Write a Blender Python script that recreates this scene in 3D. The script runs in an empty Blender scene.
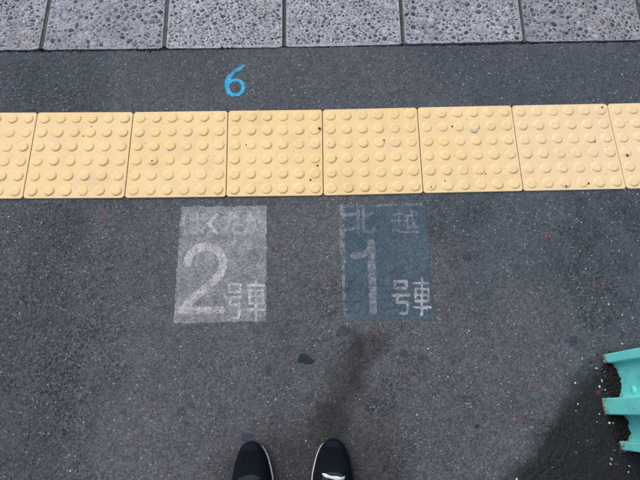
import bpy, bmesh, math, random
import numpy as np
from mathutils import Matrix, Vector, noise as mnoise

# ------------------------------------------------------------------ camera, sky, sun, exposure
S = bpy.context.scene
COL = S.collection
rng = np.random.default_rng(7)
random.seed(7)

F = 505.0                                    # focal length in photo pixels (640 wide)
PITCH, YAW, ROLL = 0.323426, 0.000772, -0.017359
CAM = np.array([-0.014463, -0.606240, 1.386590])

def _rx(a):
    c, s = math.cos(a), math.sin(a)
    return np.array([[1, 0, 0], [0, c, -s], [0, s, c]])
def _rz(a):
    c, s = math.cos(a), math.sin(a)
    return np.array([[c, -s, 0], [s, c, 0], [0, 0, 1]])
RC = _rz(YAW) @ _rx(PITCH) @ _rz(ROLL)

cd = bpy.data.cameras.new('camera')
cam = bpy.data.objects.new('camera', cd)
COL.objects.link(cam)
cd.sensor_width = 36
cd.lens = 36 * F / 640
cd.clip_start = 0.01
cd.clip_end = 2000
m4 = Matrix.Identity(4)
for i in range(3):
    for j in range(3):
        m4[i][j] = RC[i, j]
    m4[i][3] = CAM[i]
cam.matrix_world = m4
S.camera = cam

SUN = Vector((-0.42, 0.55, 0.95)).normalized()      # towards the light: over the track, a little left
w = bpy.data.worlds.new('World')
S.world = w
w.use_nodes = True
nt = w.node_tree
sky = nt.nodes.new('ShaderNodeTexSky')
sky.sky_type = 'NISHITA'
sky.sun_disc = False
sky.sun_elevation = math.asin(SUN.z)
sky.sun_rotation = math.atan2(SUN.x, SUN.y)
sky.dust_density = 4.0
sky.air_density = 1.0
nt.links.new(sky.outputs[0], nt.nodes['Background'].inputs[0])
nt.nodes['Background'].inputs[1].default_value = 0.13
sl = bpy.data.lights.new('sun', 'SUN')
sl.energy = 1.5
sl.angle = math.radians(55)
sl.color = (1.0, 0.975, 0.94)
sun = bpy.data.objects.new('sun', sl)
COL.objects.link(sun)
sun.rotation_euler = SUN.to_track_quat('Z', 'Y').to_euler()
sun.location = (-3, 4, 6)
S.view_settings.view_transform = 'Standard'
S.view_settings.look = 'None'
S.view_settings.gamma = 1
S.view_settings.use_curve_mapping = False
S.view_settings.exposure = 0.22
S.render.engine = 'CYCLES'
S.cycles.use_denoising = False
S.cycles.max_bounces = 6

# ------------------------------------------------------------------ pixel <-> ground
def px(x, y, z=0.0):
    d = RC @ np.array([(x - 320) / F, -(y - 240) / F, -1.0])
    t = (z - CAM[2]) / d[2]
    return CAM + t * d
def to_px(X, Y, Z=0.0):
    X = np.asarray(X, float); Y = np.asarray(Y, float)
    dx, dy, dz = X - CAM[0], Y - CAM[1], Z - CAM[2]
    a = dx * RC[0, 0] + dy * RC[1, 0] + dz * RC[2, 0]
    b = dx * RC[0, 1] + dy * RC[1, 1] + dz * RC[2, 1]
    c = dx * RC[0, 2] + dy * RC[1, 2] + dz * RC[2, 2]
    return 320 + F * a / -c, 240 - F * b / -c

# ------------------------------------------------------------------ material helpers
class NT:
    def __init__(s, name, rough=0.8, spec=0.3):
        s.m = bpy.data.materials.new(name)
        s.m.use_nodes = True
        s.t = s.m.node_tree
        s.b = s.t.nodes['Principled BSDF']
        s.out = s.t.nodes['Material Output']
        s.b.inputs['Roughness'].default_value = rough
        s.b.inputs['Specular IOR Level'].default_value = spec
        s.tc = s.t.nodes.new('ShaderNodeTexCoord')
        s.geo = s.t.nodes.new('ShaderNodeNewGeometry')
    def n(s, kind, **kw):
        nd = s.t.nodes.new(kind)
        for k, v in kw.items():
            setattr(nd, k, v)
        return nd
    def set(s, sock, v):
        if hasattr(v, 'is_output'):
            s.t.links.new(v, sock)
        else:
            if isinstance(v, tuple) and len(v) == 3 and sock.type == 'RGBA':
                v = (*v, 1)
            sock.default_value = v
    def noise(s, scale, detail=3, rough=0.55, vec=None, off=0.0):
        nd = s.n('ShaderNodeTexNoise')
        nd.inputs['Scale'].default_value = scale
        nd.inputs['Detail'].default_value = detail
        nd.inputs['Roughness'].default_value = rough
        v = vec or s.geo.outputs['Position']
        if off:
            ad = s.n('ShaderNodeVectorMath', operation='ADD')
            s.set(ad.inputs[0], v); ad.inputs[1].default_value = (off, off * 1.7, off * .6)
            v = ad.outputs[0]
        s.set(nd.inputs['Vector'], v)
        return nd.outputs['Fac']
    def vor(s, scale, feature='F1', rnd=1.0, vec=None):
        nd = s.n('ShaderNodeTexVoronoi', feature=feature)
        nd.inputs['Scale'].default_value = scale
        nd.inputs['Randomness'].default_value = rnd
        s.set(nd.inputs['Vector'], vec or s.geo.outputs['Position'])
        return nd
    def ramp(s, fac, a, b, lo=0.0, hi=1.0):
        nd = s.n('ShaderNodeMapRange')
        nd.clamp = True
        s.set(nd.inputs[0], fac)
        for i, v in zip((1, 2, 3, 4), (a, b, lo, hi)):
            nd.inputs[i].default_value = v
        return nd.outputs[0]
    def math(s, op, a, b=0.0):
        nd = s.n('ShaderNodeMath', operation=op)
        s.set(nd.inputs[0], a); s.set(nd.inputs[1], b)
        return nd.outputs[0]
    def mix(s, fac, a, b, mode='MIX'):
        nd = s.n('ShaderNodeMix', data_type='RGBA', blend_type=mode)
        s.set(nd.inputs[0], fac); s.set(nd.inputs[6], a); s.set(nd.inputs[7], b)
        return nd.outputs[2]
    def sep(s, col):
        nd = s.n('ShaderNodeSeparateColor')
        s.set(nd.inputs[0], col)
        return nd.outputs
    def attr(s, name):
        return s.n('ShaderNodeAttribute', attribute_name=name)
    def bump(s, h, strength=0.5, dist=0.001):
        nd = s.n('ShaderNodeBump')
        nd.inputs['Strength'].default_value = strength
        nd.inputs['Distance'].default_value = dist
        s.set(nd.inputs['Height'], h)
        s.t.links.new(nd.outputs[0], s.b.inputs['Normal'])
    def color(s, c):
        s.set(s.b.inputs['Base Color'], c)
    def rough(s, r):
        s.set(s.b.inputs['Roughness'], r)
    def alpha(s, a):
        s.set(s.b.inputs['Alpha'], a)

def asphalt_mat():
    k = NT('asphalt', 0.82, 0.35)
    tone = k.attr('tone').outputs['Fac']        # 0 warm grey .. 1 blue grey surfacing
    wet_dark = k.attr('wet_dark').outputs['Fac']
    base = k.mix(tone, (0.087, 0.091, 0.101), (0.056, 0.069, 0.083))
    big = k.noise(2.6, 5, .6)
    base = k.mix(1.0, base, k.mix(k.ramp(big, .3, .7), (.80, .82, .84), (1.16, 1.14, 1.12)), 'MULTIPLY')
    mid = k.noise(34, 4, .65)
    base = k.mix(1.0, base, k.mix(k.ramp(mid, .25, .75), (.80, .80, .81), (1.20, 1.20, 1.19)), 'MULTIPLY')
    # single chippings
    warp = k.n('ShaderNodeVectorMath', operation='MULTIPLY_ADD'); k.set(warp.inputs[0], k.n('ShaderNodeTexNoise').outputs['Color']); nw = warp.inputs[0].links[0].from_node; nw.inputs['Scale'].default_value = 260; k.set(nw.inputs['Vector'], k.geo.outputs['Position']); warp.inputs[1].default_value = (.005, .005, .005); k.set(warp.inputs[2], k.geo.outputs['Position'])
    wv = warp.outputs[0]
    v1 = k.vor(230, vec=wv)
    c1 = k.sep(v1.outputs['Color'])
    base = k.mix(1.0, base, k.mix(c1[0], (.66, .66, .68), (1.34, 1.33, 1.31)), 'MULTIPLY')
    v2 = k.vor(520)
    c2 = k.sep(v2.outputs['Color'])
    base = k.mix(1.0, base, k.mix(c2[1], (.78, .78, .79), (1.22, 1.22, 1.22)), 'MULTIPLY')
    co = k.attr('coarse').outputs['Fac']
    pit = k.math('MULTIPLY', co, k.ramp(c1[2], .55, .8))
    base = k.mix(pit, base, k.mix(1.0, base, (.36, .37, .39), 'MULTIPLY'))
    # rare pale and reddish stones
    pale = k.math('MULTIPLY', k.ramp(c1[1], .972, .98), k.ramp(v1.outputs['Distance'], .52, .40))
    base = k.mix(pale, base, (.28, .29, .31))
    v3 = k.vor(150, vec=wv)
    c3 = k.sep(v3.outputs['Color'])
    pale2 = k.math('MULTIPLY', k.ramp(c3[2], .988, .992), k.ramp(v3.outputs['Distance'], .36, .22))
    base = k.mix(pale2, base, (.42, .42, .42))
    v4 = k.vor(300)
    c4 = k.sep(v4.outputs['Color'])
    base = k.mix(k.math('MULTIPLY', k.ramp(c4[0], .996, .998), k.ramp(v4.outputs['Distance'], .5, .4)), base, (.20, .085, .08))
    base = k.mix(k.math('MULTIPLY', k.ramp(c4[2], .94, .96), k.ramp(v4.outputs['Distance'], .55, .4)), base, (.022, .024, .03))
    # damp by the post and the other dark patches: darker, smoother binder
    wn = k.ramp(k.math('ADD', wet_dark, k.math('MULTIPLY', k.math('SUBTRACT', k.noise(60, 4, .7), .5), .35)), .12, .8)
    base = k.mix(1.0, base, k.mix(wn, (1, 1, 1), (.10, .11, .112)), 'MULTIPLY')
    k.color(base)
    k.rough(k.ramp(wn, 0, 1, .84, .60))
    h = k.math('ADD', k.math('MULTIPLY', v1.outputs['Distance'], -1.0), k.math('MULTIPLY', k.noise(420, 3, .6), 1.4))
    k.bump(h, .75, .0013)
    return k.m

def tile_mat(name, base_a, base_b):
    k = NT(name, 0.62, 0.35)
    ob = k.n('ShaderNodeObjectInfo')
    n1 = k.noise(5, 4, .6)
    c = k.mix(k.ramp(n1, .3, .7), base_a, base_b)
    n2 = k.noise(55, 5, .7)
    c = k.mix(1.0, c, k.mix(k.ramp(n2, .3, .75), (.90, .885, .85), (1.04, 1.04, 1.05)), 'MULTIPLY')
    # scuffs and trodden-in grime
    n3 = k.noise(14, 6, .75, off=3.1)
    c = k.mix(k.ramp(n3, .50, .76, 0, .62), c, (.54, .41, .23))
    n5 = k.noise(90, 6, .8, off=12)
    c = k.mix(k.ramp(n5, .58, .72, 0, .5), c, (.50, .42, .30))
    xs_ = k.n('ShaderNodeSeparateXYZ'); k.set(xs_.inputs[0], k.geo.outputs['Position'])
    c = k.mix(k.ramp(xs_.outputs[0], .1, .9, 0, .35), c, (.80, .645, .455))
    v = k.vor(120)
    cs = k.sep(v.outputs['Color'])
    c = k.mix(k.math('MULTIPLY', k.ramp(cs[0], .978, .985), k.ramp(v.outputs['Distance'], .35, .15, 0, .7)), c, (.20, .14, .09))
    c = k.mix(k.ramp(ob.outputs['Random'], .2, 1, 0, .16), c, (.66, .545, .38))
    k.color(c)
    k.rough(k.ramp(n2, .3, .7, .5, .72))
    k.bump(k.math('ADD', k.noise(260, 3), k.noise(60, 2)), .22, .001)
    return k.m

def stone_mat():
    k = NT('washed_concrete', 0.88, 0.25)
    n1 = k.noise(9, 5, .6)
    c = k.mix(k.ramp(n1, .3, .7), (.265, .285, .32), (.375, .39, .415))
    v = k.vor(260)
    cs = k.sep(v.outputs['Color'])
    c = k.mix(1.0, c, k.mix(cs[0], (.62, .63, .66), (1.32, 1.30, 1.27)), 'MULTIPLY')
    c = k.mix(k.math('MULTIPLY', k.ramp(cs[1], .93, .95), .8), c, (.07, .075, .10))
    n3 = k.noise(30, 5, .7, off=5)
    c = k.mix(k.ramp(n3, .52, .75, 0, .65), c, (.11, .12, .135))
    ob = k.n('ShaderNodeObjectInfo')
    c = k.mix(1.0, c, ob.outputs['Color'], 'MULTIPLY')
    n4 = k.noise(3.2, 5, .65, off=8)
    c = k.mix(k.ramp(n4, .5, .72, 0, .28), c, (.16, .17, .19))
    k.color(c)
    k.bump(k.math('ADD', k.noise(300, 4, .7), v.outputs['Distance']), .8, .0015)
    return k.m

def pebble_mat():
    k = NT('pebbles', 0.7, 0.35)
    a = k.attr('Col').outputs['Color']
    n = k.noise(420, 4, .65)
    k.color(k.mix(1.0, a, k.mix(k.ramp(n, .3, .7), (.68, .68, .7), (1.35, 1.34, 1.33)), 'MULTIPLY'))
    k.bump(n, .3, .0008)
    return k.m

def paint_mat(name, col, col2, lo, hi, amax=1.0, scale=190, chip=.0, big=6, off=9):
    """worn paint: flakes away between the chippings so the asphalt shows through"""
    k = NT(name, 0.8, 0.3)
    n1 = k.noise(big, 4, .6, off=2)
    c = k.mix(k.ramp(n1, .3, .7), col, col2)
    v = k.vor(scale)
    cs = k.sep(v.outputs['Color'])
    c = k.mix(1.0, c, k.mix(cs[0], (.74, .75, .77), (1.22, 1.21, 1.2)), 'MULTIPLY')
    k.color(c)
    f = k.math('ADD', k.math('MULTIPLY', k.noise(scale * .9, 3, .7), .55), k.math('MULTIPLY', k.noise(scale * .16, 4, .65, off=off), .45))
    f = k.math('ADD', f, k.math('MULTIPLY', k.math('SUBTRACT', k.noise(4.5, 3, .6, off=4), .5), .25))
    k.alpha(k.ramp(f, lo, hi, chip, amax))
    k.bump(k.math('ADD', k.noise(420, 3, .6), k.math('MULTIPLY', v.outputs['Distance'], -.6)), .5, .001)
    return k.m

def plain_mat(name, col, rough=.7, spec=.35, var=.25, scale=60, bump=.2, bscale=300):
    k = NT(name, rough, spec)
    n = k.noise(scale, 4, .65)
    lo, hi = 1 - var, 1 + var
    k.color(k.mix(1.0, col, k.mix(k.ramp(n, .25, .75), (lo,) * 3, (hi,) * 3), 'MULTIPLY'))
    if bump:
        k.bump(k.noise(bscale, 3), bump, .001)
    return k.m

def teal_mat():
    k = NT('teal_paint', 0.42, 0.45)
    z = k.n('ShaderNodeSeparateXYZ'); k.set(z.inputs[0], k.geo.outputs['Position'])
    n1 = k.noise(16, 5, .65)
    c = k.mix(k.ramp(n1, .3, .7), (.150, .690, .655), (.195, .760, .735))
    n2 = k.noise(75, 5, .75, off=1.5)
    # rust creeps up from the foot and sits in chips along the edges
    low = k.ramp(z.outputs[2], .004, .05, 1, 0)
    r = k.math('MULTIPLY', k.ramp(k.math('ADD', n2, k.math('MULTIPLY', low, .30)), .69, .80), k.ramp(low, 0, .3, .35, 1))
    c = k.mix(r, c, k.mix(k.noise(140, 4), (.16, .055, .018), (.33, .17, .05)))
    d = k.ramp(k.noise(26, 6, .8, off=7), .50, .75, 0, .6)
    c = k.mix(d, c, (.05, .26, .24))
    k.color(c)
    k.rough(k.mix(r, (.42,) * 3, (.9,) * 3))
    k.bump(k.math('ADD', k.noise(40, 4), k.math('MULTIPLY', r, .5)), .35, .002)
    return k.m

def mesh_fabric_mat(name, col, col2):
    k = NT(name, .95, .12)
    v = k.vor(700, vec=k.tc.outputs['Object'])
    n = k.noise(25, 4, vec=k.tc.outputs['Object'])
    c = k.mix(k.ramp(n, .3, .7), col, col2)
    c = k.mix(1.0, c, k.mix(k.ramp(v.outputs['Distance'], .1, .6), (1.5, 1.5, 1.5), (.6, .6, .6)), 'MULTIPLY')
    k.color(c)
    k.bump(v.outputs['Distance'], .6, .0008)
    k.b.inputs['Sheen Weight'].default_value = .0
    return k.m

# ------------------------------------------------------------------ object helpers
def link(name, me, mat=None, parent=None):
    o = bpy.data.objects.new(name, me)
    COL.objects.link(o)
    if mat is not None and me is not None:
        if len(me.materials) == 0:
            me.materials.append(mat)
    if parent is not None:
        o.parent = parent
    return o
def tag(o, label=None, cat=None, group=None, kind=None):
    for k, v in (('label', label), ('category', cat), ('group', group), ('kind', kind)):
        if v:
            o[k] = v
    return o
def empty(name, loc=(0, 0, 0)):
    o = bpy.data.objects.new(name, None)
    o.empty_display_size = .05
    COL.objects.link(o)
    o.location = loc
    return o
def np_mesh(name, V, Q, smooth=True):
    V = np.asarray(V, np.float32); Q = np.asarray(Q, np.int32)
    me = bpy.data.meshes.new(name)
    me.vertices.add(len(V)); me.vertices.foreach_set('co', V.ravel())
    k = Q.shape[1]
    me.loops.add(Q.size); me.loops.foreach_set('vertex_index', Q.ravel())
    me.polygons.add(len(Q))
    me.polygons.foreach_set('loop_start', np.arange(0, Q.size, k, dtype=np.int32))
    if smooth:
        me.polygons.foreach_set('use_smooth', np.ones(len(Q), bool))
    me.update(calc_edges=True)
    return me
def fattr(me, name, vals):
    a = me.attributes.new(name, 'FLOAT', 'POINT')
    a.data.foreach_set('value', np.asarray(vals, np.float32).ravel())
def bm_mesh(name, bm, smooth=False):
    bmesh.ops.recalc_face_normals(bm, faces=bm.faces)
    me = bpy.data.meshes.new(name)
    bm.to_mesh(me); bm.free()
    if smooth:
        me.polygons.foreach_set('use_smooth', np.ones(len(me.polygons), bool))
    return me
def prism(poly, z0, z1, bevel=0.0, seg=2, top_only=False):
    bm = bmesh.new()
    lo = [bm.verts.new((p[0], p[1], z0)) for p in poly]
    hi = [bm.verts.new((p[0], p[1], z1)) for p in poly]
    n = len(poly)
    bm.faces.new(hi); bm.faces.new(lo[::-1])
    for i in range(n):
        bm.faces.new((lo[i], lo[(i + 1) % n], hi[(i + 1) % n], hi[i]))
    if bevel:
        es = [e for e in bm.edges if not (top_only and all(v.co.z == z0 for v in e.verts))]
        bmesh.ops.bevel(bm, geom=es, offset=bevel, segments=seg, affect='EDGES', profile=.5, clamp_overlap=True)
    return bm
def inpoly(x, y, poly):
    r = np.zeros(np.shape(x), bool)
    n = len(poly)
    for i in range(n):
        x0, y0 = poly[i]; x1, y1 = poly[(i + 1) % n]
        if y0 == y1:
            continue
        r ^= ((y0 > y) != (y1 > y)) & (x < (x1 - x0) * (y - y0) / (y1 - y0) + x0)
    return r
def seg_dist(x, y, pts, closed=False):
    d = np.full(np.shape(x), 1e9)
    pp = list(pts) + ([pts[0]] if closed else [])
    for (x0, y0), (x1, y1) in zip(pp[:-1], pp[1:]):
        L = (x1 - x0) ** 2 + (y1 - y0) ** 2 + 1e-12
        t = np.clip(((x - x0) * (x1 - x0) + (y - y0) * (y1 - y0)) / L, 0, 1)
        d = np.minimum(d, np.hypot(x - x0 - t * (x1 - x0), y - y0 - t * (y1 - y0)))
    return d
def poly_sd(x, y, poly):
    d = seg_dist(x, y, poly, True)
    return np.where(inpoly(x, y, poly), d, -d)
def smooth_noise(shape, cell, seed):
    """value noise on a grid, cell in samples"""
    r = np.random.default_rng(seed)
    gy, gx = int(shape[0] / cell) + 3, int(shape[1] / cell) + 3
    g = r.random((gy, gx))
    yy = np.arange(shape[0]) / cell; xx = np.arange(shape[1]) / cell
    iy = yy.astype(int); ix = xx.astype(int)
    fy = yy - iy; fx = xx - ix
    fy = (fy * fy * (3 - 2 * fy))[:, None]; fx = (fx * fx * (3 - 2 * fx))[None, :]
    a = g[np.ix_(iy, ix)]; b = g[np.ix_(iy, ix + 1)]; c = g[np.ix_(iy + 1, ix)]; d = g[np.ix_(iy + 1, ix + 1)]
    return (a * (1 - fx) + b * fx) * (1 - fy) + (c * (1 - fx) + d * fx) * fy

M_ASPH = asphalt_mat()

# ------------------------------------------------------------------ ground under the tracks and platform body
STONE_Y = 0.541          # front edge of the coping stones
STONE_D = 0.48           # how deep they are, to the platform edge
EDGE_Y = STONE_Y + STONE_D
def gravel_mat():
    k = NT('ballast', .9, .25)
    v = k.vor(22); cs = k.sep(v.outputs['Color'])
    k.color(k.mix(cs[0], (.09, .08, .07), (.24, .22, .20)))
    k.bump(v.outputs['Distance'], 1.0, .03)
    return k.m
me = np_mesh('ground', [(-600, -600, -1.15), (600, -600, -1.15), (600, 600, -1.15), (-600, 600, -1.15)], [(0, 1, 2, 3)], False)
tag(link('ground', me, gravel_mat()), kind='structure')
me = bm_mesh('platform_body', prism([(-16, -6), (16, -6), (16, EDGE_Y - .03), (-16, EDGE_Y - .03)], -1.2, -.16))
tag(link('platform_body', me, plain_mat('platform_concrete', (.27, .265, .255), .9, .2, .2, 8, .5, 90)), kind='structure')

# ------------------------------------------------------------------ asphalt pavement: a real relief, 2.2 mm apart in view
STEP = 0.0022
X0, X1, Y0, Y1 = -1.13, 1.13, -0.83, 0.535
fx = np.arange(X0, X1, STEP); fy = np.arange(Y0, Y1, STEP)
def outer(a, b, n):
    t = np.linspace(0, 1, n)
    return a + (b - a) * t ** 2
xs = np.concatenate([outer(X0, -16, 40)[1:][::-1], fx, outer(fx[-1], 16, 40)[1:]])
ys = np.concatenate([outer(Y0, -6, 40)[1:][::-1], fy, [fy[-1] + .003, fy[-1] + .005, STONE_Y + .05]])
GX, GY = np.meshgrid(xs, ys)
PX, PY = to_px(GX, GY)
shape = GX.shape

def relief():
    n = np.zeros(shape)
    nx, ny = shape[1], shape[0]
    # rounded chippings of 4 - 10 mm pressed into the binder
    h = np.zeros(shape)
    for (num, r0, r1, top) in ((52000, 2.0, 3.6, .9), (9000, 3.2, 4.9, 1.2)):
        ci = rng.integers(0, ny, num); cj = rng.integers(0, nx, num)
        oy = rng.random(num) - .5; ox = rng.random(num) - .5
        rad = r0 + (r1 - r0) * rng.random(num)
        amp = (.35 + .65 * rng.random(num)) * top
        ay = .75 + .5 * rng.random(num)
        for di in range(-5, 6):
            for dj in range(-5, 6):
                d2 = ((di - oy) ** 2 * ay + (dj - ox) ** 2 / ay) / rad ** 2
                ok = d2 < 1
                if not ok.any():
                    continue
                i = ci[ok] + di; j = cj[ok] + dj
                inside = (i >= 0) & (i < ny) & (j >= 0) & (j < nx)
                val = amp[ok] * np.minimum(1, 1.6 * (1 - d2[ok]))
                np.maximum.at(h, (i[inside], j[inside]), val[inside])
    h += .35 * rng.random(shape)
    h += .8 * (smooth_noise(shape, 9, 11) - .5) + 1.6 * (smooth_noise(shape, 46, 12) - .5) + 2.2 * (smooth_noise(shape, 170, 13) - .5)
    return h
H = relief()
# tone of the surfacing: blue-grey coarse strip left, the older warm grey patch in the middle
nz = (smooth_noise(shape, 120, 21) - .5) * 46 + (smooth_noise(shape, 30, 22) - .5) * 16 + (smooth_noise(shape, 7, 23) - .5) * 7
def sstep(a, b, v):
    t = np.clip((v - a) / (b - a), 0, 1)
    return t * t * (3 - 2 * t)
seam = 92 - (PY - 200) * .085
left = 1 - sstep(-16, 14, PX - seam + nz * .34)
right = sstep(-70, 70, PX - (475 + (PY - 260) * .55) + nz * 2.0)
upper = sstep(-25, 30, 205 - PY + nz * .4) * (.62 + .3 * (1 - sstep(-3, 3, PX - 110 + nz * .15)))
tone = np.clip(np.maximum.reduce([left * .72, right * .85, upper]) + nz * .006, 0, 1)
pits = sstep(.58, .80, smooth_noise(shape, 90, 41) * .6 + smooth_noise(shape, 24, 42) * .4) * sstep(.2, .55, PY / 480)
rough_ = np.clip(.62 * left * (.5 + smooth_noise(shape, 60, 43)) + .8 * pits, 0, 1)
coarse = 1 + 1.5 * rough_
AMP = 0.00078
Hm = H * AMP * coarse
fine = sstep(0, .08, GX - X0) * sstep(0, .08, X1 - GX) * sstep(0, .08, GY - Y0)
Hm = Hm * (.25 + .75 * fine)
# a shallow ragged lip where the surfacing stops short of the stones
lip = sstep(.0, .007, GY - (STONE_Y - .0085) + (smooth_noise(shape, 6, 31) - .5) * .006)
Hm -= lip * .022
# bedding of the tactile tiles
bed = (np.abs(GY - .15) < .142)
Hm[bed] = np.minimum(Hm[bed], -.0012)
# damp by the post and darker patches elsewhere, outlined from the photograph on the ground
wet_dark = np.zeros(shape)
def dark_patch(poly, soft, amt, jag=1.0):
    global wet_dark
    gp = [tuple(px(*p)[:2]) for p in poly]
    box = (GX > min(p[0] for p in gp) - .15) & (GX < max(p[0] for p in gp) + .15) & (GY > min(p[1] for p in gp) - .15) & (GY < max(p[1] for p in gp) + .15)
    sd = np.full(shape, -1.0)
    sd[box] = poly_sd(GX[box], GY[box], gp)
    wet_dark = np.maximum(wet_dark, amt * sstep(-soft, soft, sd + (nz * .0008 + (smooth_noise(shape, 14, 51) - .5) * .016) * jag))
dark_patch([(612, 358), (590, 366), (572, 382), (556, 408), (543, 432), (527, 455), (505, 484), (490, 505), (640, 520), (720, 480), (720, 330), (650, 345)], .052, .94)
dark_patch([(612, 362), (596, 372), (590, 392), (598, 420), (604, 446), (622, 470), (660, 470), (660, 360)], .022, 1.0)
dark_patch([(360, 318), (386, 330), (384, 372), (374, 405), (368, 440), (352, 475), (292, 475), (284, 436), (304, 398), (328, 360), (344, 332)], .070, .74, 2.4)  # darker streak running down towards the shoes
dark_patch([(290, 412), (396, 408), (410, 520), (205, 520), (218, 458), (256, 424)], .08, .58, 1.5)  # broad darker area around the shoes
dark_patch([(-30, 430), (40, 420), (60, 520), (-60, 520)], .08, .2, 1.5)  # slightly darker lower left corner

idx = np.arange(shape[0] * shape[1]).reshape(shape)
Q = np.stack([idx[:-1, :-1], idx[:-1, 1:], idx[1:, 1:], idx[1:, :-1]], -1).reshape(-1, 4)
VG = np.stack([GX, GY, Hm], -1).reshape(-1, 3)
me = np_mesh('platform_pavement', VG, Q)
fattr(me, 'tone', tone); fattr(me, 'wet_dark', wet_dark); fattr(me, 'coarse', rough_)
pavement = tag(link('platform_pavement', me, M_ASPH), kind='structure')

def ground_z(x, y):
    j = np.clip(np.searchsorted(xs, x), 0, len(xs) - 1); i = np.clip(np.searchsorted(ys, y), 0, len(ys) - 1)
    return Hm[i, j]

QC = np.stack([PX[:-1, :-1] + PX[1:, 1:], PY[:-1, :-1] + PY[1:, 1:]], -1).reshape(-1, 2) * .5    # photo pixel of each cell
def paint(name, fn, bbox, lift, mat, parent=None):
    """a coat that follows the asphalt: fn(x, y) -> bool on the cells inside bbox"""
    sel = np.where((QC[:, 0] > bbox[0]) & (QC[:, 0] < bbox[2]) & (QC[:, 1] > bbox[1]) & (QC[:, 1] < bbox[3]))[0]
    sel = sel[fn(QC[sel, 0], QC[sel, 1])]
    q = Q[sel]
    u, inv = np.unique(q, return_inverse=True)
    V = VG[u].copy(); V[:, 2] += lift
    me = np_mesh(name, V, inv.reshape(-1, 4))
    return link(name, me, mat, parent)

# ------------------------------------------------------------------ tactile paving
M_TILE = tile_mat('tactile_buff', (.765, .548, .256), (.810, .602, .322))
M_DOME = tile_mat('tactile_yellow', (.780, .562, .240), (.828, .618, .296))
M_SPOT = plain_mat('brown_spot', (.09, .045, .03), .8, .2, .3, 200, 0)
M_GREY = plain_mat('grey_scuff', (.50, .47, .43), .8, .2, .2, 200, 0)
tactile = tag(empty('tactile_paving', (0, 0, 0)), kind='structure')
TOPZ = .0055
top_j = [(37.7, 112), (133.5, 111.6), (228, 110.4), (322.4, 109.2), (417.2, 107.0), (511.4, 105.0), (607, 103.2)]
bot_j = [(22.3, 198.8), (124.3, 198.2), (226, 197.0), (323.4, 195.8), (423.5, 193.4), (523.8, 191.2), (626.7, 189.0)]
TJ = [px(*p, TOPZ)[:2] for p in top_j]; BJ = [px(*p, TOPZ)[:2] for p in bot_j]
for _ in range(3):
    TJ = [TJ[0] - (TJ[1] - TJ[0])] + TJ + [TJ[-1] + (TJ[-1] - TJ[-2])]
    BJ = [BJ[0] - (BJ[1] - BJ[0])] + BJ + [BJ[-1] + (BJ[-1] - BJ[-2])]
def dome_bm(bm, cx=0, cy=0, z=0):
    prof = [(.0168, -.0004), (.0162, .0012), (.0145, .0032), (.0126, .0041), (.0100, .0043), (.0045, .0042)]
    N = 20
    rings = []
    for r, h in prof:
        rings.append([bm.verts.new((cx + r * math.cos(2 * math.pi * k / N), cy + r * math.sin(2 * math.pi * k / N), z + h)) for k in range(N)])
    for a, b in zip(rings[:-1], rings[1:]):
        for k in range(N):
            bm.faces.new((a[k], a[(k + 1) % N], b[(k + 1) % N], b[k]))
    bm.faces.new(rings[-1])
bm = bmesh.new(); dome_bm(bm)
dome_me = bm_mesh('dome', bm, True); dome_me.materials.append(M_DOME)
spots = [(319.5, 128.5, 1.6, M_SPOT), (317.5, 165, 1.1, M_SPOT), (310.5, 179.5, 1.1, M_SPOT), (452.5, 126, 1.0, M_SPOT), (474, 129.0, 3.6, M_GREY),
         (595, 141, 1.2, M_SPOT), (589, 183, 1.2, M_SPOT), (627.5, 155, 1.3, M_SPOT), (602, 104.5 + 3, 1.0, M_SPOT), (486, 173.5, .8, M_SPOT),
         (384, 140, .9, M_SPOT), (336, 158, .8, M_SPOT), (83, 135.5, .8, M_SPOT), (91, 126, .7, M_SPOT), (152, 161, .8, M_SPOT), (445, 181, .8, M_SPOT),
         (608, 147, .8, M_SPOT), (246, 144.5, .7, M_SPOT), (566, 186, .9, M_SPOT), (431, 187, .7, M_SPOT)]
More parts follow.
